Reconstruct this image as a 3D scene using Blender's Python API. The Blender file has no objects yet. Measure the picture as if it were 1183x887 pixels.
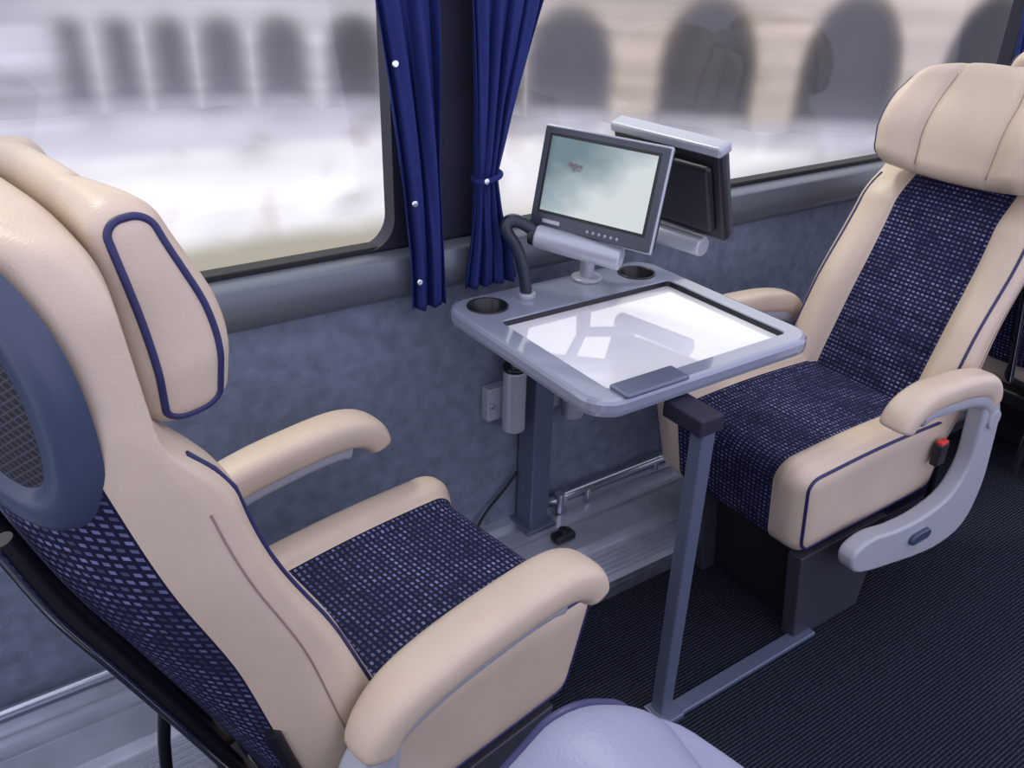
import bpy, bmesh, math, random
import numpy as np
from mathutils import Matrix, Vector
random.seed(3); np.random.seed(3)
scene = bpy.context.scene
try:
    scene.view_settings.view_transform = 'Standard'
    scene.view_settings.look = 'None'
except Exception as e:
    print(e)

def lin(r, g, b):
    f = lambda c: (c/255/12.92) if c/255 <= 0.04045 else ((c/255+0.055)/1.055)**2.4
    return (f(r), f(g), f(b), 1)

# ------------------------------------------------------------------ materials
def new_mat(name):
    m = bpy.data.materials.new(name); m.use_nodes = True
    nt = m.node_tree; b = nt.nodes['Principled BSDF']
    return m, nt, b

def mat(name, col, rough=0.5, metal=0.0, noise=0.0, nscale=40, bump=0.0, bscale=200, coat=0.0, spec=0.5):
    m, nt, b = new_mat(name)
    b.inputs['Base Color'].default_value = col
    b.inputs['Roughness'].default_value = rough
    b.inputs['Metallic'].default_value = metal
    b.inputs['Specular IOR Level'].default_value = spec
    if coat: b.inputs['Coat Weight'].default_value = coat
    tc = nt.nodes.new('ShaderNodeTexCoord')
    if noise:
        n = nt.nodes.new('ShaderNodeTexNoise'); n.inputs['Scale'].default_value = nscale; n.inputs['Detail'].default_value = 5
        nt.links.new(tc.outputs['Object'], n.inputs['Vector'])
        mr = nt.nodes.new('ShaderNodeMapRange')
        mr.inputs['From Min'].default_value = .3; mr.inputs['From Max'].default_value = .7
        mr.inputs['To Min'].default_value = 1-noise; mr.inputs['To Max'].default_value = 1+noise
        nt.links.new(n.outputs['Fac'], mr.inputs['Value'])
        mx = nt.nodes.new('ShaderNodeVectorMath'); mx.operation = 'SCALE'
        mx.inputs[0].default_value = col[:3]
        nt.links.new(mr.outputs[0], mx.inputs['Scale'])
        nt.links.new(mx.outputs[0], b.inputs['Base Color'])
    if bump:
        n2 = nt.nodes.new('ShaderNodeTexNoise'); n2.inputs['Scale'].default_value = bscale; n2.inputs['Detail'].default_value = 3
        nt.links.new(tc.outputs['Object'], n2.inputs['Vector'])
        bp = nt.nodes.new('ShaderNodeBump'); bp.inputs['Strength'].default_value = bump; bp.inputs['Distance'].default_value = .002
        nt.links.new(n2.outputs['Fac'], bp.inputs['Height'])
        nt.links.new(bp.outputs[0], b.inputs['Normal'])
    return m

M = {}
M['leather'] = mat('cream_leather', lin(197, 180, 160), .38, noise=.04, nscale=12, bump=.25, bscale=450)
M['leather2'] = mat('lavender_lit_leather', lin(120, 124, 154), .45, noise=.04, nscale=12, bump=.25, bscale=450)  # seat leather with the cool lavender light put into its colour
M['stitch'] = mat('stitching', lin(138, 118, 110), .7)
M['pipe'] = mat('navy_piping', lin(34, 36, 84), .5)
M['plastic'] = mat('dark_blue_grey_plastic', lin(60, 70, 92), .3)
M['bezel'] = mat('monitor_bezel', lin(70, 75, 84), .3, .3)
M['black'] = mat('black_plastic', lin(24, 25, 32), .35)
M['neck'] = mat('dark_arm_plastic', lin(36, 41, 56), .3)
M['rubber'] = mat('matte_black', lin(14, 15, 20), .7)
M['lgrey'] = mat('light_grey_plastic', lin(160, 164, 172), .4)
M['red'] = mat('red_button', lin(205, 60, 50), .4)
M['steel'] = mat('brushed_steel', lin(190, 195, 205), .28, .9, noise=.08, nscale=30)
M['chrome'] = mat('chrome', lin(225, 228, 235), .12, 1.0)
M['alu'] = mat('aluminium_ledge', lin(190, 195, 204), .22, .5, noise=.15, nscale=9)
M['aludark'] = mat('aluminium_tread', lin(105, 110, 122), .4, .6, noise=.25, nscale=25)
M['legpaint'] = mat('table_leg_paint', lin(98, 106, 128), .35, .3)
M['rim'] = mat('table_rim', lin(140, 146, 164), .14, .1, coat=.6)
M['tray'] = mat('white_laminate', lin(234, 235, 238), .05, 0, coat=1.0)
M['sill'] = mat('sill_trim', lin(106, 112, 119), .35, .3)
M['pillar'] = mat('pillar_fabric', lin(20, 23, 44), .7, bump=.2)
M['basegrey'] = mat('seat_base_steel', lin(62, 64, 74), .5, .3)
M['felt'] = mat('wall_felt', lin(114, 123, 139), .95, noise=.2, nscale=30, bump=.8, bscale=260, spec=.1)
M['silverplastic'] = mat('silver_plastic', lin(172, 177, 186), .3, .3)
M['curtain'] = mat('blue_curtain', lin(33, 44, 100), .75, noise=.08, nscale=60, spec=.2)

def fabric():
    m, nt, b = new_mat('navy_dotted_fabric')
    N = nt.nodes.new; L = nt.links.new
    uv = N('ShaderNodeUVMap'); uv.uv_map = 'UVMap'
    sc = N('ShaderNodeVectorMath'); sc.operation = 'MULTIPLY'; sc.inputs[1].default_value = (1/.0115, 1/.0102, 1)
    L(uv.outputs[0], sc.inputs[0])
    fr = N('ShaderNodeVectorMath'); fr.operation = 'FRACTION'; L(sc.outputs[0], fr.inputs[0])
    sub = N('ShaderNodeVectorMath'); sub.operation = 'SUBTRACT'; sub.inputs[1].default_value = (.5, .5, 0); L(fr.outputs[0], sub.inputs[0])
    ab = N('ShaderNodeVectorMath'); ab.operation = 'ABSOLUTE'; L(sub.outputs[0], ab.inputs[0])
    sp = N('ShaderNodeSeparateXYZ'); L(ab.outputs[0], sp.inputs[0])
    lx = N('ShaderNodeMath'); lx.operation = 'LESS_THAN'; lx.inputs[1].default_value = .3; L(sp.outputs[0], lx.inputs[0])
    ly = N('ShaderNodeMath'); ly.operation = 'LESS_THAN'; ly.inputs[1].default_value = .22; L(sp.outputs[1], ly.inputs[0])
    mu = N('ShaderNodeMath'); mu.operation = 'MULTIPLY'; L(lx.outputs[0], mu.inputs[0]); L(ly.outputs[0], mu.inputs[1])
    fl = N('ShaderNodeVectorMath'); fl.operation = 'FLOOR'; L(sc.outputs[0], fl.inputs[0])
    wn = N('ShaderNodeTexWhiteNoise'); wn.noise_dimensions = '2D'; L(fl.outputs[0], wn.inputs['Vector'])
    mr = N('ShaderNodeMapRange'); mr.inputs['From Min'].default_value = .1; mr.inputs['To Min'].default_value = .2; mr.inputs['To Max'].default_value = .8
    L(wn.outputs['Value'], mr.inputs['Value'])
    nz = N('ShaderNodeTexNoise'); nz.inputs['Scale'].default_value = 9; L(uv.outputs[0], nz.inputs['Vector'])
    mr2 = N('ShaderNodeMapRange'); mr2.inputs['From Min'].default_value = .4; mr2.inputs['From Max'].default_value = .6; mr2.inputs['To Min'].default_value = .5
    L(nz.outputs['Fac'], mr2.inputs['Value'])
    m2 = N('ShaderNodeMath'); m2.operation = 'MULTIPLY'; L(mu.outputs[0], m2.inputs[0]); L(mr.outputs[0], m2.inputs[1])
    m3 = N('ShaderNodeMath'); m3.operation = 'MULTIPLY'; L(m2.outputs[0], m3.inputs[0]); L(mr2.outputs[0], m3.inputs[1])
    mix = N('ShaderNodeMix'); mix.data_type = 'RGBA'
    mix.inputs['A'].default_value = lin(23, 23, 50); mix.inputs['B'].default_value = lin(128, 135, 180)
    L(m3.outputs[0], mix.inputs['Factor']); L(mix.outputs['Result'], b.inputs['Base Color'])
    b.inputs['Roughness'].default_value = .85
    b.inputs['Specular IOR Level'].default_value = .15
    return m
M['fabric'] = fabric()

def net():
    m, nt, b = new_mat('pocket_net')
    N = nt.nodes.new; L = nt.links.new
    uv = N('ShaderNodeUVMap'); uv.uv_map = 'UVMap'
    mp = N('ShaderNodeMapping'); mp.inputs['Rotation'].default_value = (0, 0, .6); L(uv.outputs[0], mp.inputs[0])
    w = N('ShaderNodeTexWave'); w.inputs['Scale'].default_value = 45; L(mp.outputs[0], w.inputs['Vector'])
    w2 = N('ShaderNodeTexWave'); w2.bands_direction = 'Y'; w2.inputs['Scale'].default_value = 45; L(mp.outputs[0], w2.inputs['Vector'])
    mx = N('ShaderNodeMath'); mx.operation = 'MAXIMUM'; L(w.outputs['Fac'], mx.inputs[0]); L(w2.outputs['Fac'], mx.inputs[1])
    cr = N('ShaderNodeValToRGB'); cr.color_ramp.elements[0].position = .75; cr.color_ramp.elements[0].color = lin(18, 19, 28)
    cr.color_ramp.elements[1].position = 1; cr.color_ramp.elements[1].color = lin(62, 64, 78)
    L(mx.outputs[0], cr.inputs[0]); L(cr.outputs[0], b.inputs['Base Color']); b.inputs['Roughness'].default_value = .7
    return m
M['net'] = net()

def carpet():
    m, nt, b = new_mat('ribbed_carpet')
    N = nt.nodes.new; L = nt.links.new
    tc = N('ShaderNodeTexCoord')
    w = N('ShaderNodeTexWave'); w.bands_direction = 'Y'; w.inputs['Scale'].default_value = 42; w.inputs['Distortion'].default_value = 1.2; w.inputs['Detail'].default_value = 3; w.inputs['Detail Scale'].default_value = 6
    L(tc.outputs['Object'], w.inputs['Vector'])
    n = N('ShaderNodeTexNoise'); n.inputs['Scale'].default_value = 160; L(tc.outputs['Object'], n.inputs['Vector'])
    mu = N('ShaderNodeMath'); mu.operation = 'MULTIPLY'; L(w.outputs['Fac'], mu.inputs[0]); L(n.outputs['Fac'], mu.inputs[1])
    cr = N('ShaderNodeValToRGB'); cr.color_ramp.elements[0].position = .1; cr.color_ramp.elements[0].color = lin(21, 23, 31)
    cr.color_ramp.elements[1].position = .65; cr.color_ramp.elements[1].color = lin(58, 63, 77)
    L(mu.outputs[0], cr.inputs[0]); L(cr.outputs[0], b.inputs['Base Color'])
    bp = N('ShaderNodeBump'); bp.inputs['Strength'].default_value = .6; bp.inputs['Distance'].default_value = .004
    L(mu.outputs[0], bp.inputs['Height']); L(bp.outputs[0], b.inputs['Normal'])
    b.inputs['Roughness'].default_value = 1; b.inputs['Specular IOR Level'].default_value = .05
    return m
M['carpet'] = carpet()

def glass():
    m = bpy.data.materials.new('window_glass'); m.use_nodes = True; nt = m.node_tree; nt.nodes.clear()
    N = nt.nodes.new; L = nt.links.new
    o = N('ShaderNodeOutputMaterial'); t = N('ShaderNodeBsdfTransparent'); t.inputs[0].default_value = (.97, .98, .98, 1)
    g = N('ShaderNodeBsdfGlossy'); g.inputs['Roughness'].default_value = .02
    mx = N('ShaderNodeMixShader'); mx.inputs[0].default_value = .03
    L(t.outputs[0], mx.inputs[1]); L(g.outputs[0], mx.inputs[2]); L(mx.outputs[0], o.inputs[0])
    return m
M['glass'] = glass()

def vcol_mat(name):
    m, nt, b = new_mat(name)
    a = nt.nodes.new('ShaderNodeAttribute'); a.attribute_name = 'Col'
    nt.links.new(a.outputs['Color'], b.inputs['Base Color'])
    b.inputs['Roughness'].default_value = 1; b.inputs['Specular IOR Level'].default_value = 0
    return m
M['stone'] = vcol_mat('weathered_shaded_stone'); M['piazza'] = vcol_mat('piazza_paving')  # facade stone colour includes painted arch shade and haze

def screen():
    m, nt, b = new_mat('lcd_picture_reflection')
    N = nt.nodes.new; L = nt.links.new
    uv = N('ShaderNodeUVMap'); uv.uv_map = 'UVMap'
    dt = N('ShaderNodeVectorMath'); dt.operation = 'DOT_PRODUCT'; dt.inputs[1].default_value = (.75, -.6, 0); L(uv.outputs[0], dt.inputs[0])  # diagonal ramp paints a glass reflection into the screen picture
    n = N('ShaderNodeTexNoise'); n.inputs['Scale'].default_value = 2.2; n.inputs['Detail'].default_value = 2; L(uv.outputs[0], n.inputs['Vector'])
    ad = N('ShaderNodeMath'); ad.operation = 'MULTIPLY_ADD'; ad.inputs[1].default_value = .6; L(n.outputs['Fac'], ad.inputs[0]); L(dt.outputs['Value'], ad.inputs[2])
    cr = N('ShaderNodeValToRGB')
    cr.color_ramp.elements[0].position = .0; cr.color_ramp.elements[0].color = lin(104, 128, 136)
    cr.color_ramp.elements[1].position = .55; cr.color_ramp.elements[1].color = lin(222, 229, 232)
    e = cr.color_ramp.elements.new(.25); e.color = lin(160, 178, 186)
    L(ad.outputs[0], cr.inputs[0])
    d = N('ShaderNodeVectorMath'); d.operation = 'DISTANCE'; d.inputs[1].default_value = (.27, .66, 0); L(uv.outputs[0], d.inputs[0])
    lt = N('ShaderNodeMapRange'); lt.inputs['From Min'].default_value = .05; lt.inputs['From Max'].default_value = .09; lt.inputs['To Min'].default_value = 1; lt.inputs['To Max'].default_value = 0
    L(d.outputs['Value'], lt.inputs['Value'])
    n3 = N('ShaderNodeTexNoise'); n3.inputs['Scale'].default_value = 16; L(uv.outputs[0], n3.inputs['Vector'])
    gt = N('ShaderNodeMapRange'); gt.inputs['From Min'].default_value = .40; gt.inputs['From Max'].default_value = .55; L(n3.outputs['Fac'], gt.inputs['Value'])
    m_ = N('ShaderNodeMath'); m_.operation = 'MULTIPLY'; L(lt.outputs[0], m_.inputs[0]); L(gt.outputs[0], m_.inputs[1])
    mx = N('ShaderNodeMix'); mx.data_type = 'RGBA'; L(m_.outputs[0], mx.inputs['Factor']); L(cr.outputs[0], mx.inputs['A']); mx.inputs['B'].default_value = lin(92, 80, 88)
    b.inputs['Base Color'].default_value = lin(30, 32, 36)
    L(mx.outputs['Result'], b.inputs['Emission Color']); b.inputs['Emission Strength'].default_value = .82
    b.inputs['Roughness'].default_value = .08
    return m
M['screen'] = screen()

# ------------------------------------------------------------------ helpers
def link(o, parent=None):
    scene.collection.objects.link(o)
    if parent is not None: o.parent = parent
    return o
def empty(name, loc=(0, 0, 0), rz=0):
    e = bpy.data.objects.new(name, None); e.empty_display_size = .1
    e.location = loc; e.rotation_euler = (0, 0, rz)
    return link(e)
def mesh_obj(name, verts, faces, mats, parent=None, smooth=True, midx=None, uv=None):
    me = bpy.data.meshes.new(name)
    me.from_pydata([tuple(map(float, v)) for v in verts], [], faces)
    for mm in mats: me.materials.append(mm)
    if midx is not None: me.polygons.foreach_set('material_index', list(map(int, midx)))
    me.polygons.foreach_set('use_smooth', [smooth]*len(me.polygons))
    if uv is not None:
        l = me.uv_layers.new(name='UVMap')
        vi = np.empty(len(me.loops), dtype=np.int32); me.loops.foreach_get('vertex_index', vi)
        l.data.foreach_set('uv', np.asarray(uv, dtype=np.float32)[vi].ravel())
    me.update()
    return link(bpy.data.objects.new(name, me), parent)
def bev(o, w=.004, seg=3, ang=35):
    m = o.modifiers.new('bevel', 'BEVEL'); m.width = w; m.segments = seg; m.limit_method = 'ANGLE'; m.angle_limit = math.radians(ang)
    for p in o.data.polygons: p.use_smooth = True
    try:
        w2 = o.modifiers.new('wn', 'WEIGHTED_NORMAL'); w2.keep_sharp = True
    except Exception: pass
    return o
def recalc(o):
    bm = bmesh.new(); bm.from_mesh(o.data); bmesh.ops.recalc_face_normals(bm, faces=bm.faces); bm.to_mesh(o.data); bm.free()
def box(name, lo, hi, m, parent=None, b=.004):
    x0, y0, z0 = lo; x1, y1, z1 = hi
    v = [(x0,y0,z0),(x1,y0,z0),(x1,y1,z0),(x0,y1,z0),(x0,y0,z1),(x1,y0,z1),(x1,y1,z1),(x0,y1,z1)]
    f = [(3,2,1,0),(4,5,6,7),(0,1,5,4),(1,2,6,5),(2,3,7,6),(3,0,4,7)]
    o = mesh_obj(name, v, f, [m], parent, smooth=False)
    if b: bev(o, b)
    return o
def prism(name, pts, axis, a, c, m, parent=None, b=.003):
    n = len(pts); v = []
    for q in (a, c):
        for p in pts:
            v.append((p[0], q, p[1]) if axis == 'y' else ((q, p[0], p[1]) if axis == 'x' else (p[0], p[1], q)))
    f = [tuple(range(n)), tuple(range(2*n-1, n-1, -1))]+[(i, i+n, (i+1) % n+n, (i+1) % n) for i in range(n)]
    o = mesh_obj(name, v, f, [m], parent, smooth=False)
    recalc(o)
    if b: bev(o, b)
    return o
def cyl(name, p0, p1, r, m, parent=None, r2=None, n=32, b=0):
    p0 = Vector(p0); p1 = Vector(p1); d = p1-p0; q = d.to_track_quat('Z', 'Y'); v = []
    r2 = r if r2 is None else r2
    for k, (pp, rr) in enumerate(((p0, r), (p1, r2))):
        for i in range(n):
            a = 2*math.pi*i/n
            v.append(pp+q@Vector((rr*math.cos(a), rr*math.sin(a), 0)))
    f = [tuple(range(n-1, -1, -1)), tuple(range(n, 2*n))]+[(i, (i+1) % n, (i+1) % n+n, i+n) for i in range(n)]
    o = mesh_obj(name, v, f, [m], parent, smooth=True)
    bev(o, b or .0015, 2, 40)
    return o
def smooth_path(P, k=8, closed=False):
    P = [np.array(p, float) for p in P]; n = len(P); out = []
    rng = range(n) if closed else range(n-1)
    for i in rng:
        if closed: p0, p1, p2, p3 = P[i-1], P[i], P[(i+1) % n], P[(i+2) % n]
        else: p0, p1, p2, p3 = P[max(i-1, 0)], P[i], P[i+1], P[min(i+2, n-1)]
        for j in range(k):
            t = j/k
            out.append(.5*((2*p1)+(-p0+p2)*t+(2*p0-5*p1+4*p2-p3)*t*t+(-p0+3*p1-3*p2+p3)*t**3))
    if not closed: out.append(P[-1])
    return out
def tube(name, pts, r, m, parent=None, closed=False):
    cu = bpy.data.curves.new(name, 'CURVE'); cu.dimensions = '3D'; cu.bevel_depth = r; cu.bevel_resolution = 4; cu.use_fill_caps = True
    s = cu.splines.new('POLY'); s.points.add(len(pts)-1)
    for i, p in enumerate(pts): s.points[i].co = (p[0], p[1], p[2], 1)
    s.use_cyclic_u = closed; s.use_smooth = True
    cu.materials.append(m)
    return link(bpy.data.objects.new(name, cu), parent)
def sst(a, b, x):
    t = np.clip((x-a)/(b-a), 0, 1); return t*t*(3-2*t)

def axc(h, r, n, k=5):
    e = np.linspace(h-r, h, k+1)
    mid = np.linspace(-(h-r), h-r, n+1)
    return np.concatenate([-e[::-1][:-1], mid, e[1:]])
def rbox(name, h, r, res, deform, mats, matfn, parent, uvfn=None):
    ax = [axc(h[i], r, res[i]) for i in range(3)]
    n = [len(a)-1 for a in ax]
    idx = {}; V = []; F = []
    def vid(i, j, k):
        key = (i, j, k)
        if key not in idx:
            idx[key] = len(V); V.append((ax[0][i], ax[1][j], ax[2][k]))
        return idx[key]
    for k in (0, n[2]):
        for i in range(n[0]):
            for j in range(n[1]):
                q = [vid(i,j,k), vid(i+1,j,k), vid(i+1,j+1,k), vid(i,j+1,k)]
                F.append(tuple(q if k else q[::-1]))
    for j in (0, n[1]):
        for i in range(n[0]):
            for k in range(n[2]):
                q = [vid(i,j,k), vid(i+1,j,k), vid(i+1,j,k+1), vid(i,j,k+1)]
                F.append(tuple(q[::-1] if j else q))
    for i in (0, n[0]):
        for j in range(n[1]):
            for k in range(n[2]):
                q = [vid(i,j,k), vid(i,j+1,k), vid(i,j+1,k+1), vid(i,j,k+1)]
                F.append(tuple(q if i else q[::-1]))
    P = np.array(V); H = np.array(h)-r
    inner = np.clip(P, -H, H); d = P-inner; L = np.linalg.norm(d, axis=1, keepdims=True)
    P = inner+d/np.maximum(L, 1e-9)*r
    Fa = np.array(F); cen = P[Fa].mean(axis=1)
    mi = matfn(cen)
    uv = uvfn(P) if uvfn else None
    return mesh_obj(name, deform(P.copy()), F, mats, parent, True, mi, uv)
def rrect(a, b, rho, n=10, m=14):
    pts = []
    cs = [(a-rho, b-rho, 0), (-(a-rho), b-rho, 90), (-(a-rho), -(b-rho), 180), (a-rho, -(b-rho), 270)]
    for ci, (cx, cy, a0) in enumerate(cs):
        for i in range(n+1):
            t = math.radians(a0+90*i/n); pts.append((cx+rho*math.cos(t), cy+rho*math.sin(t)))
        nx = cs[(ci+1) % 4]; t = math.radians(a0+90)
        e0 = (cx+rho*math.cos(t), cy+rho*math.sin(t)); e1 = (nx[0]+rho*math.cos(t), nx[1]+rho*math.sin(t))
        for i in range(1, m): pts.append((e0[0]+(e1[0]-e0[0])*i/m, e0[1]+(e1[1]-e0[1])*i/m))
    return pts
def side_loop(h, r, sgn, phi=50):
    ph = math.radians(phi); w = h[1]-r+r*math.sin(ph); ins = r-r*math.cos(ph)
    return np.array([(p[0], sgn*w, p[1]) for p in rrect(h[0]-ins, h[2]-ins, max(r-ins, .004), 8, 24)])
def loft(name, path, sizes, m, parent, y, n=24, e=3.0):
    V = []; F = []; K = len(path)
    for i, (x, z) in enumerate(path):
        a = path[max(i-1, 0)]; b = path[min(i+1, K-1)]
        t = np.array([b[0]-a[0], b[1]-a[1]]); t = t/(np.linalg.norm(t)+1e-9); nn = (-t[1], t[0])
        w, hh = sizes[i]
        for j in range(n):
            al = 2*math.pi*j/n; c, s = math.cos(al), math.sin(al)
            cw = math.copysign(abs(c)**(2/e), c)*w; ch = math.copysign(abs(s)**(2/e), s)*hh
            V.append((x+nn[0]*ch, y+cw, z+nn[1]*ch))
    for i in range(K-1):
        for j in range(n):
            F.append((i*n+j, i*n+(j+1) % n, (i+1)*n+(j+1) % n, (i+1)*n+j))
    F.append(tuple(range(n-1, -1, -1))); F.append(tuple((K-1)*n+j for j in range(n)))
    o = mesh_obj(name, V, F, [m], parent); recalc(o)
    return o

# ------------------------------------------------------------------ coach seat
def coach_seat(loc, yaw, th0, th1, L, a0, a1, ks=1.0, near=-1, sf=1.0, lm='leather', name='coach_seat', aw=1.0, ar=1.0, hn=0.0, hx=.038, hy=.188, hz=.13, har=1.0, hs=0.0, buckle=True, SC=.60, sh=1.0, wing=.022):
    E = empty(name, (loc[0], loc[1], 0), math.radians(yaw))
    LE = M[lm]
    tab = np.linspace(-.3, 1.2, 600)
    tht = np.radians(th0+(th1-th0)*sst(.28, .52, tab)); ds = tab[1]-tab[0]
    tx = np.concatenate([[0], np.cumsum(-np.sin((tht[1:]+tht[:-1])/2)*ds)]); tz = np.concatenate([[0], np.cumsum(np.cos((tht[1:]+tht[:-1])/2)*ds)])
    tx -= np.interp(0, tab, tx); tz -= np.interp(0, tab, tz)
    def back_xf(n, w, s):
        s = np.where(s < .5, s*ks, s+.5*(ks-1))
        t = np.interp(s, tab, tht)
        return np.stack([n*np.cos(t)+np.interp(s, tab, tx), w, .42+np.interp(s, tab, tz)+n*np.sin(t)], axis=1)
    HB = (.055, .225, .41); RB = .04
    def rcoef(s): return .055+.06*sst(0, .35, s)
    def shift(s): return -.045*sh*sst(.47, .58, s)
    def shiftr(s): return -.045*sh*sst(.25, .62, s)
    def rbase(s): return -.02-.01*sst(0, .35, s)+shiftr(s)
    def nrear(w, s): return -.11+rbase(s)+rcoef(s)*(w/.225)**2
    def back_def(P):
        n = P[:, 0]-.055; w = P[:, 1].copy(); s = P[:, 2]+.36
        ff = np.clip((P[:, 0]+.055)/.11, 0, 1); aw_ = np.abs(w)
        bol = .048*sst(.10, .17, aw_)*(1-.75*sst(.22, .5, s))*(1-sst(.52, .6, s))
        n = n+ff*bol+ff*shift(s)
        n = n+ff*.018*np.exp(-((s-.17)/.13)**2)*(1-sst(.09, .13, aw_))
        n = n-ff*.007*np.exp(-((aw_-.123)/.007)**2)*(1-sst(.56, .6, s))
        for k in (.11, .17, .23, .29): n = n-ff*.005*np.exp(-((s-k)/.008)**2)*(aw_ < .12)
        n = n+(1-ff)*(rbase(s)+rcoef(s)*(w/.225)**2)
        sc = np.interp(s, [-.06, .08, .40, .52, .62, .72, .78], [.95, 1.0, .99, .97, .93, .91, 1-.13*ar])
        s = s-ar*.045*sst(.4, .78, s)*(aw_/.225)**3
        return back_xf(n, w*sc, s)
    def back_mat(c):
        s = c[:, 2]+.36; aw_ = np.abs(c[:, 1])
        front = (c[:, 0] > .03) & (aw_ < .123) & (s < .58)
        rear = (c[:, 0] < -.045) & (aw_ < .187-.03*sst(.5, .72, s)) & (s < .68)
        return np.where(front | rear, 1, 0)
    rbox('backrest', HB, RB, (4, 56, 96), back_def, [LE, M['fabric']], back_mat, E,
         lambda P: np.stack([P[:, 1], P[:, 2]], axis=1))
    for sg in (-1, 1):
        lp = side_loop(HB, RB, sg, 35)
        front = [p for p in lp if p[0] > .0 and p[2] < .20]
        front.sort(key=lambda p: p[2])
        tube('backrest_piping', back_def(np.array(front)), .0032, M['pipe'], E)
        sd = np.array([(-.012, sg*.2255, z) for z in np.linspace(-.36, .12, 50)])
        tube('side_seam', back_def(sd), .0012, M['stitch'], E)
    # headrest
    HH = (hx, hy, hz); RH = min(.034, hx*.9)
    def head_def(P):
        n = P[:, 0]+.026+hn; w = P[:, 1].copy(); s = P[:, 2]; aw_ = np.abs(w)
        ff = np.clip((P[:, 0]+hx)/(2*hx), 0, 1)
        n = n+ff*(wing*sst(.07, .16, aw_)) - ff*.010*np.exp(-((aw_-.085)/.007)**2)
        n = n+ff*.014*np.exp(-((s+.03)/.06)**2)
        n = n-.024*sst(.0, .14, s)*ff
        sc = np.interp(s, [-.135, -.05, .05, .135], [.97, 1.03, 1.0, 1-.14*ar*har])
        s2 = s+.675+hs-ar*har*.04*sst(-.02, .14, s)*(aw_/.19)**2.5+.012*sst(.02, .14, -s)*(aw_/.19)**2
        return back_xf(n, w*sc, s2)
    rbox('headrest', HH, RH, (8, 60, 20), head_def, [LE], lambda c: np.zeros(len(c)), E)
    for sg in (-1, 1):
        tube('headrest_piping', head_def(side_loop(HH, RH, sg, 55)), .0036, M['pipe'], E, True)
        sd = np.array([(hx+.0005, sg*.085, z) for z in np.linspace(-hz+.02, hz-.03, 30)])
        tube('headrest_seam', head_def(sd), .0013, M['stitch'], E)
    # plastic grab-handle surrounds with net on both rear corners of the shell
    RIMW, RIMS = .062, .132
    def rear_pt(w, s, off):
        return back_xf(np.array([nrear(w, s)-off]), np.array([w]), np.array([s]))[0]
    for sg in (-1, 1):
        W0 = sg*.124
        V = []; F = []; K = 72; prof = [(1.14, -.006), (1.10, .010), (1.0, .017), (.74, .014), (.64, .002)]
        for (sc, off) in prof:
            for i in range(K):
                a = 2*math.pi*i/K
                V.append(rear_pt(W0+RIMW*sc*math.cos(a), SC+RIMS*(sc+.06*(sc < .9))*math.sin(a), off))
        for q in range(len(prof)-1):
            for i in range(K): F.append((q*K+i, q*K+(i+1) % K, (q+1)*K+(i+1) % K, (q+1)*K+i))
        mesh_obj('grab_rim', V, F, [M['plastic']], E)
        V = []; UV = []; F = []
        for q in range(9):
            for i in range(K):
                a = 2*math.pi*i/K; rr = q/8*.76
                V.append(rear_pt(W0+RIMW*rr*math.cos(a), SC+RIMS*rr*math.sin(a), .005)); UV.append((RIMW*rr*math.cos(a), RIMS*rr*math.sin(a)))
        for q in range(8):
            for i in range(K): F.append((q*K+i, q*K+(i+1) % K, (q+1)*K+(i+1) % K, (q+1)*K+i))
        mesh_obj('grab_net', V, F, [M['net']], E, uv=UV)
    # cushion
    HC = ((L+.07)/2, .226, .105); RC = .045; cx = (L-.07)/2; NB = .137
    def cu_def(P):
        x = P[:, 0]+cx; y = P[:, 1].copy(); z = P[:, 2]; ay = np.abs(y)
        tf = np.clip((z+.105)/.21, 0, 1); fx = sst(L-.12, L, x)
        z = z+tf*(.022*sst(.11, .17, ay))-tf*.007*np.exp(-((ay-NB)/.006)**2)
        z = z+tf*.008*np.sin(np.clip((x)/L, 0, 1)*math.pi)
        for k in (.35, .62): z = z-tf*.003*np.exp(-((x-k*L)/.008)**2)*(ay < .12)
        x = x+.022*fx*sst(.12, .17, ay)*tf
        x = x-(1-tf)*.03*fx
        y = y*(1-.06*(1-tf))
        return np.stack([x, y, z+.367], axis=1)
    rbox('cushion', HC, RC, (44, 60, 8), cu_def, [LE, M['fabric']],
         lambda c: np.where((np.abs(c[:, 1]) < NB) & ((c[:, 2] > .03) | (c[:, 0] > HC[0]-.03)), 1, 0), E,
         lambda P: np.stack([P[:, 1], P[:, 0]-P[:, 2]], axis=1))
    for sg in (-1, 1):
        tube('cushion_piping', cu_def(side_loop(HC, RC, sg, 55)), .0036, M['pipe'], E, True)
    # seat pan + pedestal
    box('seat_pan', (-.10, -.19, .225), (L-.10, .19, .275), M['black'], E, .012)
    for yy in (near*.185, -near*.10):
        prism('pedestal_leg', [(L-.06, .25), (L-.10, 0), (L-.33, 0), (L-.36, .25)], 'y', yy-.018, yy+.018, M['basegrey'], E)
    ya, yb = sorted((near*.165, -near*.08))
    prism('pedestal_panel', [(L-.11, .24), (L-.14, .01), (L-.30, .01), (L-.32, .24)], 'y', ya, yb, M['rubber'], E)
    # rear frame
    for sg in (-1, 1):
        def bp(w, s, off): return back_xf(np.array([nrear(w, s)-off]), np.array([w]), np.array([s]))[0]
        pts = [bp(sg*.05, s, .02) for s in (.44, .36, .28, .2, .12, 0, -.06)]
        pts += [np.array([-.05, sg*.10, .28])]
        tube('rear_frame_bar', smooth_path(pts), .011, M['black'], E)
        tube('rear_frame_chrome', smooth_path([p+np.array([-.010, sg*.010, -.004]) for p in pts[:7]]), .005, M['chrome'], E)
        pts = [bp(sg*.187, s, .004) for s in (.16, .08, 0, -.06)]+[np.array([-.02, sg*.19, .28])]
        tube('hinge_bar', smooth_path(pts), .010, M['black'], E)
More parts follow.
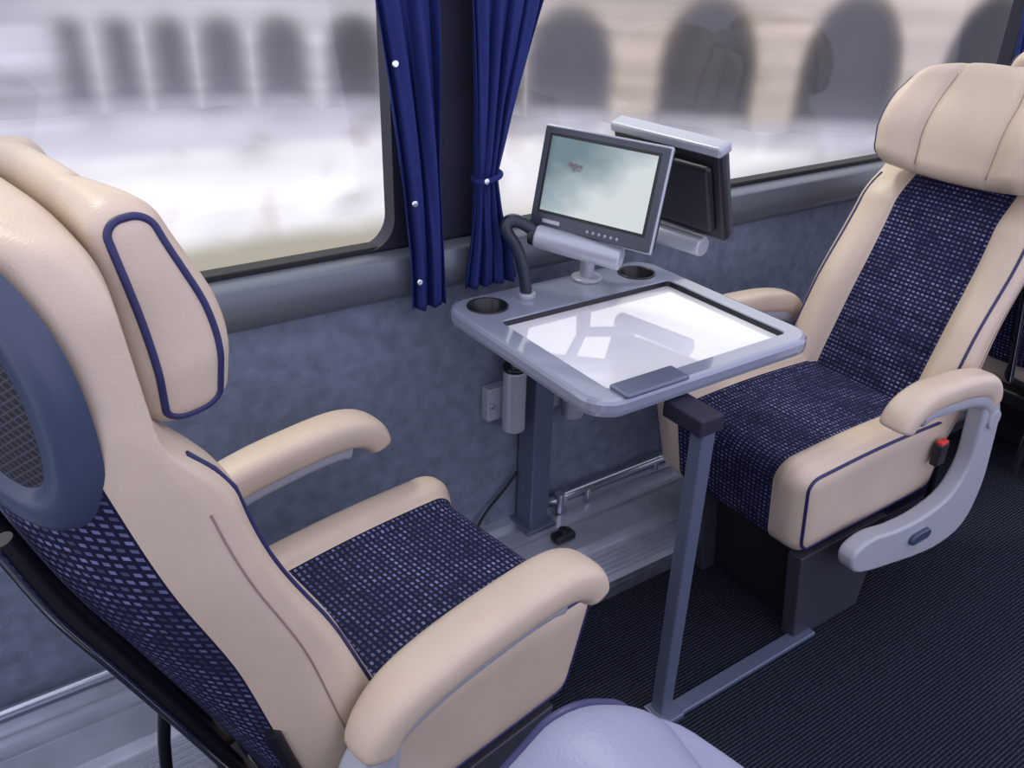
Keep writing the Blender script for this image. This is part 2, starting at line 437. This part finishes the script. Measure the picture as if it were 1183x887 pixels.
        tube('rear_strut', smooth_path([(-.13, sg*.16, .45), (-.17, sg*.16, .25), (-.18, sg*.16, .085)], 4), .010, M['black'], E)
    # armrests + side shields
    ap = smooth_path([(a0-.015, .525), (a0+.0, .56), (a0+.04, .588), (a0+.12, .606), (a0+.22, .614), (a1-.07, .614), (a1-.03, .604), (a1-.006, .586), (a1+.004, .562)], 6)
    K = len(ap)
    sz = []
    for i in range(K):
        t = i/(K-1); e = min(t/.05, 1, (1-t)/.05); e = math.sqrt(max(1-(1-e)**2, .02))
        hw = np.interp(t, [0, .3, .8, 1], [.028, .034, .037, .036])*aw; hh = np.interp(t, [0, .3, .85, 1], [.028, .030, .030, .026])*min(aw, 1)
        sz.append((hw*(.35+.65*e), hh*(.35+.65*e)))
    for sg in (-1, 1):
        y = sg*.264
        loft('armrest_pad', ap, sz, LE, E, y)
        up = smooth_path([(a0-.03, .49), (a0+.01, .54), (a0+.09, .568), (a0+.2, .580), (a1-.09, .582), (a1-.055, .576)], 6)
        loft('armrest_underside', up, [(.024, .020)]*len(up), M['lgrey'], E, y)
        o0, o1 = (y-.020, y+.020)
        sp = [(.39*sf, .29), (.365*sf, .235), (.24*sf, .20), (.06, .17), (-.05, .195), (-.085, .29), (-.075, .40), (-.055, .50), (-.02, .545),
              (.02, .54), (.015, .47), (.01, .38), (.03+.02*sf, .315), (.14*sf, .292), (.24*sf, .295), (.33*sf, .31)]
        sp = [(p[0]+a0, p[1]) for p in sp]
        sp = [(p[0], p[1]) for p in smooth_path([(p[0], p[1], 0) for p in sp], 4, True)]
        prism('side_shield', sp, 'y', o0, o1, M['lgrey'], E, .008)
        cyl('pivot_cap', (a0-.025, y+sg*.018, .49), (a0-.025, y+sg*.026, .49), .022, M['lgrey'], E)
        hp = [(p[0]+a0+.15*sf, p[1]+.246) for p in rrect(.036*sf, .013, .0125*sf, 8, 3)]
        prism('recline_handle', hp, 'y', y+sg*.018, y+sg*.03, M['plastic'], E, .003)
        if buckle:
            box('buckle', (a0+.05, sg*.238-.009, .38), (a0+.085, sg*.238+.009, .435), M['black'], E, .004)
            box('buckle_button', (a0+.054, sg*.238-.008, .431), (a0+.081, sg*.238+.008, .441), M['red'], E, .003)
    return E

coach_seat((.285, .935), 9, 20.5, 5, .405, -.04, .318, ks=1.09, near=-1, sf=.35, aw=1.12, hn=-.040, hx=.030, hy=.178, hz=.118, har=.45, hs=-.022, buckle=False, SC=.615)
coach_seat((1.71, 1.015), 180, 24, 16, .445, -.06, .265, near=1, aw=.92, hn=-.012, wing=.036)
coach_seat((2.52, 1.015), 0, 15, 12, .43, -.05, .33, near=-1)
coach_seat((-.028, .103), 165, 20, 20, .43, -.05, .33, ks=.775, near=1, lm='leather2', ar=.25, sh=0)

# ------------------------------------------------------------------ room shell
X0, X1 = -1.9, 5.0; YW = 1.46
box('floor', (X0, -1.7, -.05), (X1, YW, 0), M['carpet'], None, 0)
box('wall_window', (X0, YW, -.05), (X1, YW+.05, .80), M['felt'], None, 0)
prism('trim_sill', [(YW+.05, .845), (YW-.012, .845), (YW-.034, .832), (YW-.04, .80), (YW-.036, .77), (YW-.022, .75), (YW, .738), (YW+.05, .738)], 'x', X0, X1, M['sill'], None, .004)
box('trim_gasket', (X0, YW-.008, .843), (X1, YW+.03, .856), M['rubber'], None, .003)
box('wall_window_header', (X0, YW-.02, 1.78), (X1, YW+.05, 2.05), M['pillar'], None, .01)

def pillar(name, xa, xb, R=.06):
    pts = []
    for i in range(9):
        t = i/8*math.pi/2; pts.append((xa-R+R*math.sin(t), .85+R-R*math.cos(t)))
    pts += [(xa, 1.8), (xb, 1.8)]
    for i in range(9):
        t = (1-i/8)*math.pi/2; pts.append((xb+R-R*math.sin(t), .85+R-R*math.cos(t)))
    prism(name, pts, 'y', YW-.012, YW+.03, M['pillar'], None, .003)
pillar('trim_pillar_1', .725, .935); pillar('trim_pillar_2', 2.86, 3.05)
for i, (a, b) in enumerate(((X0, .73), (.93, 2.87), (3.04, X1))):
    box('window_%d' % (i+1), (a, YW+.032, .84), (b, YW+.036, 1.8), M['glass'], None, 0)

# aluminium heating duct ledge
yl = 1.156
P = [(yl, 0), (yl, .035), (yl+.012, .045)]
y = yl+.012
for i in range(5):
    P += [(y+.006, .045), (y+.008, .041), (y+.012, .041), (y+.014, .045)]; y += .016
P += [(y+.012, .046), (y+.02, .066), (1.345, .068), (1.347, .058), (1.357, .058), (1.359, .068), (1.40, .068), (1.402, .060), (1.43, .060), (1.432, .075), (YW, .075), (YW, 0)]
prism('trim_heating_duct', P, 'x', X0, X1, M['alu'], None, 0)
box('trim_tread_strip', (X0, yl-.012, 0), (X1, yl+.002, .036), M['aludark'], None, .002)
R = empty('wall_pipe')
tube('pipe', smooth_path([(1.17, 1.415, .105), (1.3, 1.425, .105), (3.4, 1.425, .105)], 4), .011, M['steel'], R)
tube('pipe_b', smooth_path([(-1.8, 1.43, .10), (0, 1.43, .10), (.45, 1.43, .10)], 4), .011, M['steel'], R)
cyl('pipe_valve', (1.15, 1.415, .07), (1.15, 1.415, .125), .014, M['steel'], R)
for xx in (1.5, 2.2, -.3): cyl('pipe_clip', (xx, 1.425, .07), (xx, 1.425, .10), .008, M['steel'], R)
cyl('pipe_clip', (1.25, 1.42, .07), (1.25, 1.42, .10), .008, M['steel'], R)

box('floor_rail', (.94, .795, 0), (1.42, .83, .012), M['legpaint'], None, .003)
C = empty('floor_clamp'); box('clamp_body', (1.06, 1.30, .067), (1.12, 1.335, .09), M['black'], C, .008); cyl('clamp_knob', (1.09, 1.318, .088), (1.09, 1.318, .10), .012, M['black'], C)

# ------------------------------------------------------------------ table
T = empty('folding_table')
def rr_at(x0, x1, y0, y1, rho, z):
    return [((x0+x1)/2+p[0], (y0+y1)/2+p[1], z) for p in rrect((x1-x0)/2, (y1-y0)/2, rho, 10, 6)]
TX0, TX1, TY0, TY1 = .79, 1.33, .885, 1.39
loops = [rr_at(TX0+.01, TX1-.01, TY0+.01, TY1-.01, .045, .705), rr_at(TX0+.002, TX1-.002, TY0+.002, TY1-.002, .052, .71), rr_at(TX0, TX1, TY0, TY1, .055, .718), rr_at(TX0, TX1, TY0, TY1, .055, .732),
         rr_at(TX0+.003, TX1-.003, TY0+.003, TY1-.003, .053, .738), rr_at(TX0+.009, TX1-.009, TY0+.009, TY1-.009, .048, .740),
         rr_at(.842, 1.285, .925, 1.252, .012, .740), rr_at(.844, 1.283, .927, 1.250, .010, .738), rr_at(.845, 1.282, .928, 1.249, .01, .727)]
V = [p for l in loops for p in l]; n = len(loops[0]); F = []; mi = []
for q in range(len(loops)-1):
    for i in range(n):
        F.append((q*n+i, q*n+(i+1) % n, (q+1)*n+(i+1) % n, (q+1)*n+i)); mi.append(1 if q == 7 else 0)
F.append(tuple(range(n-1, -1, -1))); mi.append(0)
F.append(tuple((len(loops)-1)*n+i for i in range(n))); mi.append(2)
top = mesh_obj('table_top', V, F, [M['rim'], M['black'], M['tray']], T, False, mi); recalc(top)
cups = [(.862, 1.325), (1.25, 1.318)]
for (cx_, cy_) in cups:
    c = cyl('cutter', (cx_, cy_, .68), (cx_, cy_, .78), .037, M['rubber'], None); c.modifiers.clear()
    md = top.modifiers.new('b', 'BOOLEAN'); md.object = c; md.operation = 'DIFFERENCE'; md.solver = 'EXACT'
    bpy.context.view_layer.update()
    dg = bpy.context.evaluated_depsgraph_get()
    me = bpy.data.meshes.new_from_object(top.evaluated_get(dg)); top.modifiers.clear(); top.data = me
    bpy.data.objects.remove(c)
    Vv = []; Ff = []; K = 40; prof = [(.042, .7408), (.0415, .743), (.0385, .743), (.0365, .741), (.034, .69), (.030, .685)]
    for (r_, z_) in prof:
        for i in range(K):
            a = 2*math.pi*i/K; Vv.append((cx_+r_*math.cos(a), cy_+r_*math.sin(a), z_))
    for q in range(len(prof)-1):
        for i in range(K): Ff.append((q*K+i, q*K+(i+1) % K, (q+1)*K+(i+1) % K, (q+1)*K+i))
    Ff.append(tuple((len(prof)-1)*K+i for i in range(K)))
    mesh_obj('cup_holder', Vv, Ff, [M['black']], T)
box('edge_latch', (.845, .882, .739), (.985, .93, .748), M['legpaint'], T, .004)
box('support_leg', (.958, .812, .0), (.989, .843, .70), M['legpaint'], T, .004)
box('leg_head', (.945, .808, .672), (1.000, .90, .704), M['pillar'], T, .004)
box('leg_foot', (.945, .79, .0), (1.003, .85, .014), M['legpaint'], T, .003)
box('wall_post', (1.038, 1.385, .076), (1.092, 1.45, .706), M['legpaint'], T, .004)
box('wall_post_foot', (1.02, 1.37, .0685), (1.11, 1.455, .080), M['legpaint'], T, .003)
for (bx, z0, z1) in ((.99, .375, .53), (1.165, .36, .50)):
    cyl('hinge_cylinder', (bx, 1.405, z0), (bx, 1.405, z1), .027, M['silverplastic'], T, b=.004)
    cyl('hinge_cap', (bx, 1.405, z1), (bx, 1.405, z1+.012), .029, M['black'], T, b=.004)
    cyl('hinge_rod', (bx, 1.405, z1), (bx, 1.405, .706), .010, M['steel'], T)
    box('hinge_plate', (bx-.055, 1.43, z0+.02), (bx+.05, 1.46, z0+.105), M['silverplastic'], T, .004)
    for sx in (-.043, .04): cyl('hinge_bolt', (bx+sx, 1.425, z0+.06), (bx+sx, 1.432, z0+.06), .007, M['steel'], T)
tube('cable', smooth_path([(1.03, 1.44, .22), (1.0, 1.445, .18), (.93, 1.44, .12), (.90, 1.42, .085), (.93, 1.40, .08)]), .0035, M['rubber'], T)

# ------------------------------------------------------------------ monitors
def monitor(name, BL, wv, uv_, thick, front):
    E = empty(name)
    W = Vector(wv).length; Hh = Vector(uv_).length
    ex = Vector(wv).normalized(); ez = Vector(uv_); ez = (ez-ex*ez.dot(ex)).normalized(); ey = ez.cross(ex)
    E.matrix_world = Matrix(((ex.x, ey.x, ez.x, BL[0]), (ex.y, ey.y, ez.y, BL[1]), (ex.z, ey.z, ez.z, BL[2]), (0, 0, 0, 1)))
    if front:
        box('housing', (0, 0, 0), (W, thick, Hh), M['black'], E, .008)
        box('housing_edge', (-.002, .002, -.002), (W+.002, .012, Hh+.002), M['silverplastic'], E, .004)
        box('bezel', (.001, -.004, .001), (W-.001, .004, Hh-.001), M['bezel'], E, .003)
        mrg = .020
        v = [(mrg, -.0052, .034), (W-mrg, -.0052, .034), (W-mrg, -.0052, Hh-.018), (mrg, -.0052, Hh-.018)]
        box('bezel_inner', (mrg-.006, -.0046, .028), (W-mrg+.006, .0, Hh-.012), M['black'], E, .001)
        mesh_obj('screen', v, [(0, 1, 2, 3)], [M['screen']], E, False, uv=[(0, 0), (1, 0), (1, 1), (0, 1)])
        for i in range(6):
            cyl('button', (W*.50+i*.013, -.004, .013), (W*.50+i*.013, -.0065, .013), .0032, M['lgrey'], E, n=16)
        box('name_plate', (.03, -.0055, .010), (.07, -.004, .018), M['silverplastic'], E, .0008)
    else:
        box('housing', (0, 0, 0), (W, thick, Hh-.004), M['black'], E, .008)
        box('back_bulge', (.025, -.014, .02), (W-.02, .006, Hh-.035), M['black'], E, .012)
        box('top_edge', (-.003, -.004, Hh-.016), (W+.003, thick+.012, Hh+.006), M['silverplastic'], E, .006)
        box('front_frame', (.003, thick-.004, .003), (W-.003, thick+.010, Hh-.002), M['bezel'], E, .004)
        mesh_obj('screen', [(.015, thick+.0105, .02), (W-.015, thick+.0105, .02), (W-.015, thick+.0105, Hh-.025), (.015, thick+.0105, Hh-.025)], [(3, 2, 1, 0)], [M['screen']], E, False, uv=[(0, 0), (1, 0), (1, 1), (0, 1)])
    return E
m1 = monitor('monitor', (.983, 1.36, .8825), (.1, -.247, -.008), (.044, 0, .19), .028, True)
m2 = monitor('monitor', (1.255, 1.385, .868), (.030, -.275, -.004), (-.062, 0, .19), .022, False)
S = empty('monitor_stand')
cyl('hinge_tube', (.975, 1.325, .868), (1.072, 1.175, .848), .0235, M['silverplastic'], S, b=.005)
cyl('hinge_tube_cap', (.968, 1.336, .869), (.976, 1.3235, .868), .020, M['black'], S, b=.003)
tube('grab_handle', smooth_path([(.957, 1.325, .738), (.950, 1.33, .80), (.935, 1.338, .85), (.915, 1.345, .885), (.925, 1.345, .902), (.95, 1.34, .894), (.985, 1.32, .868)]), .0125, M['neck'], S)
cyl('handle_collar', (.957, 1.325, .739), (.957, 1.325, .752), .019, M['silverplastic'], S, b=.003)
cyl('column', (1.13, 1.345, .739), (1.13, 1.345, .84), .016, M['silverplastic'], S)
cyl('column_flange', (1.13, 1.345, .739), (1.13, 1.345, .748), .034, M['silverplastic'], S, b=.003)
tube('cross_bar', [(1.02, 1.26, .855), (1.13, 1.345, .84), (1.255, 1.30, .85)], .012, M['silverplastic'], S)
cyl('hinge_tube_b', (1.25, 1.36, .845), (1.28, 1.16, .842), .0215, M['silverplastic'], S, b=.005)

# ------------------------------------------------------------------ curtains
def curtain(name, zz, xl, xr, y0, folds, amp, snaps=(), tie=None):
    E = empty(name)
    nz, nx = 90, 110; V = []; F = []
    zs = np.linspace(zz[0], 1.80, nz)
    for z in zs:
        a = np.interp(z, zz, xl); b = np.interp(z, zz, xr)
        am = amp*(.75+.25*math.sin(z*7+1))
        for j in range(nx):
            t = j/(nx-1)
            ph = folds*2*math.pi*t+.5*math.sin(z*5)
            V.append((a+(b-a)*t+.005*math.sin(ph*1.0+1), y0+am*math.sin(ph)+.3*am*math.sin(2.3*ph+z*9), z))
    for i in range(nz-1):
        for j in range(nx-1): F.append((i*nx+j, i*nx+j+1, (i+1)*nx+j+1, (i+1)*nx+j))
    o = mesh_obj('cloth', V, F, [M['curtain']], E)
    s = o.modifiers.new('s', 'SOLIDIFY'); s.thickness = .0015
    for (x, z) in snaps:
        cyl('snap', (x, y0-amp-.003, z), (x, y0-amp-.007, z), .006, M['chrome'], E, n=20)
    if tie:
        x0_, x1_, z_ = tie
        pts = [((x0_+x1_)/2+(x1_-x0_)/2*math.cos(a), y0+.026*math.sin(a), z_+.006*math.cos(a)) for a in np.linspace(0, 2*math.pi, 30)[:-1]]
        tube('tie_band', pts, .006, M['curtain'], E, True)
        cyl('snap', (x0_+.006, y0-.030, z_), (x0_+.006, y0-.035, z_), .006, M['chrome'], E, n=20)
curtain('curtain', [.735, .85, .98, 1.3, 1.8], [.728, .726, .716, .675, .63], [.808, .806, .803, .80, .815], 1.395, 2.6, .018, snaps=((.736, .80), (.730, .955), (.700, 1.20)))
curtain('curtain', [.755, .84, .90, .98, 1.1, 1.3, 1.8], [.850, .862, .870, .876, .873, .864, .85], [.985, .968, .943, .925, .96, 1.03, 1.15], 1.395, 4.5, .016, tie=(.874, .928, .98))
curtain('curtain', [.75, .98, 1.3, 1.8], [2.80, 2.83, 2.76, 2.70], [2.92, 2.90, 2.95, 2.98], 1.40, 4.5, .014)

# ------------------------------------------------------------------ outside
GZ = -3.1
tk = [-.6, .25, .37, .78, 1.06, 1.42, 1.9, 3.4]; Yk = [27, 25, 24, 18.8, 16.3, 14.1, 12, 9]
def Yf(t): return np.interp(t, tk, Yk)
arches = [(.150, .011), (.196, .013), (.245, .0165), (.300, .021), (.3675, .026), (.458, .034), (.56, .036), (.665, .04), (.7806, .075), (1.057, .105), (1.423, .145), (1.889, .18), (2.5, .2)]
def colour_mesh(name, V, F, C, m):
    o = mesh_obj(name, V, F, [m], None, True)
    ca = o.data.color_attributes.new('Col', 'FLOAT_COLOR', 'POINT')
    C4 = np.concatenate([C, np.ones((len(C), 1))], axis=1).astype(np.float32)
    ca.data.foreach_set('color', C4.ravel()); return o
def grid_faces(a, b): return [(i*b+j, i*b+j+1, (i+1)*b+j+1, (i+1)*b+j) for i in range(a-1) for j in range(b-1)]
ts = np.concatenate([np.linspace(-.6, .1, 60)[:-1], np.linspace(.1, .85, 320), np.linspace(.85, 3.4, 300)[1:]]); nt_ = len(ts)
nz_ = 170
zs = np.linspace(GZ, 6, nz_)
TT, ZZ = np.meshgrid(ts, zs); YY = Yf(TT)
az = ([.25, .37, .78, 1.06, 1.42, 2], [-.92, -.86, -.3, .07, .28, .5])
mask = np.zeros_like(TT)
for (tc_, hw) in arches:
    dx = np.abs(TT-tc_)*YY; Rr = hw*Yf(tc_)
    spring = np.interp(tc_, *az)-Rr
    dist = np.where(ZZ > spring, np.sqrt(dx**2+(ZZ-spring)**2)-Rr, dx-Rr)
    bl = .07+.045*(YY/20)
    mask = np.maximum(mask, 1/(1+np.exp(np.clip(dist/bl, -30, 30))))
def blobs(X, Y, n, xr, yr, s0, s1, seed, asp=1.0):
    r = np.random.RandomState(seed); out = np.zeros_like(X)
    for _ in range(n):
        cx_, cy_ = r.uniform(*xr), r.uniform(*yr); sx, sy = r.uniform(s0, s1), r.uniform(s0, s1)*asp
        out += r.uniform(-1, 1)*np.exp(-((X-cx_)/sx)**2-((Y-cy_)/sy)**2)
    return out
nb = blobs(TT, ZZ, 260, (-.6, 3.4), (GZ, 3), .03, .3, 5)
rt = sst(.5, .9, TT)[..., None]
stone = (np.array([.63, .60, .56])*(1-rt)+np.array([.60, .51, .40])*rt)*(1+.2*nb[..., None])
stone = stone*(1+.05*np.sin(ZZ*9)[..., None])
arch_shade = np.array([.092, .092, .096])*(1+.9*sst(-1.8, -3.1, ZZ)[..., None])  # shade inside the arch openings, painted as vertex colour
col = stone*(1-mask[..., None])+arch_shade*mask[..., None]
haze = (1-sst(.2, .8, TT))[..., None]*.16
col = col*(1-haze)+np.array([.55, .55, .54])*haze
lf = (1-sst(.06, .17, TT))[..., None]
nb2 = blobs(TT, ZZ, 220, (-.6, .2), (GZ, 2), .02, .12, 9, 4)[..., None]
col = col*(1-lf)+lf*(np.array([.45, .45, .44])*(1+.45*nb2))
base = sst(-2.6, -3.1, ZZ)[..., None]; col = col*(1-base*.8)+base*.8*np.array([.68, .66, .63])
k_ = 1+mask*.02
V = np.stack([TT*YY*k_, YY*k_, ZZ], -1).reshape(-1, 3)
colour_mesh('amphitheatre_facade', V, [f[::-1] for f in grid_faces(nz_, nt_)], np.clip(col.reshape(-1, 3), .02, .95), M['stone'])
nd = 200
fr = np.linspace(0, 1, nd)
T2, D2 = np.meshgrid(ts[::2], fr); Y2 = 2.5+(Yf(T2)+.8-2.5)*D2
g1 = blobs(T2, Y2, 700, (-.6, 3.0), (9, 26), .012, .035, 11, 45); g2 = blobs(T2, Y2, 200, (-.6, 3), (6, 26), .05, .25, 12, 6)
c = np.array([.70, .69, .68])*(1+.17*g1[..., None]+.08*g2[..., None])
warm = np.clip(blobs(T2, Y2, 300, (-.6, .7), (13, 22), .010, .028, 21, 55), 0, 1.0)[..., None]*.65
c = c*(1-warm)+warm*np.array([.48, .41, .37])
gr = ((1-sst(12.2, 13.6, Y2+.6*g2))*(1-sst(.5, .9, T2)))[..., None]
c = c*(1-gr)+gr*np.array([.33, .31, .24])
gr2 = ((1-sst(12.0, 13.5, Y2))*sst(.9, 1.3, T2))[..., None]*.7
c = c*(1-gr2)+gr2*np.array([.34, .34, .35])
V = np.stack([T2*Y2, Y2, np.full_like(T2, GZ)], -1).reshape(-1, 3)
colour_mesh('piazza_ground', V, grid_faces(nd, T2.shape[1]), np.clip(c.reshape(-1, 3), .02, .93), M['piazza'])

# ------------------------------------------------------------------ light
w = bpy.data.worlds.new('sky'); scene.world = w; w.use_nodes = True
nt = w.node_tree; bg = nt.nodes['Background']
tc = nt.nodes.new('ShaderNodeTexCoord'); sp = nt.nodes.new('ShaderNodeSeparateXYZ'); nt.links.new(tc.outputs['Generated'], sp.inputs[0])
mr = nt.nodes.new('ShaderNodeMapRange'); mr.inputs['From Min'].default_value = -.5; mr.inputs['From Max'].default_value = .6; nt.links.new(sp.outputs[1], mr.inputs['Value'])
mx = nt.nodes.new('ShaderNodeMix'); mx.data_type = 'RGBA'; mx.inputs['A'].default_value = (.77, .76, 1.0, 1); mx.inputs['B'].default_value = (1.0, .985, .96, 1)
nt.links.new(mr.outputs[0], mx.inputs['Factor']); nt.links.new(mx.outputs['Result'], bg.inputs['Color'])
bg.inputs['Strength'].default_value = 1.52
sl_ = bpy.data.lights.new('sun', 'SUN'); sl_.energy = 1.35; sl_.angle = math.radians(8); sl_.color = (1, .94, .82)
so = bpy.data.objects.new('sun', sl_); link(so); so.rotation_euler = Vector((.35, -.75, -1.25)).to_track_quat('-Z', 'Y').to_euler()

# ------------------------------------------------------------------ camera
cd = bpy.data.cameras.new('camera'); cam = bpy.data.objects.new('camera', cd); link(cam)
cd.sensor_width = 36; cd.lens = 36*986/1183; cd.clip_start = .02
A = np.array([[.827, .243, -.507], [-.5616, .3991, -.7248], [.026, .884, .4667]])
U, _, Vt = np.linalg.svd(A); Rm = U@Vt
mw = Matrix([[*map(float, Rm[i]), 0] for i in range(3)]+[[0, 0, 0, 1]])
mw.translation = Vector((0, 0, 1.4)); cam.matrix_world = mw
scene.camera = cam
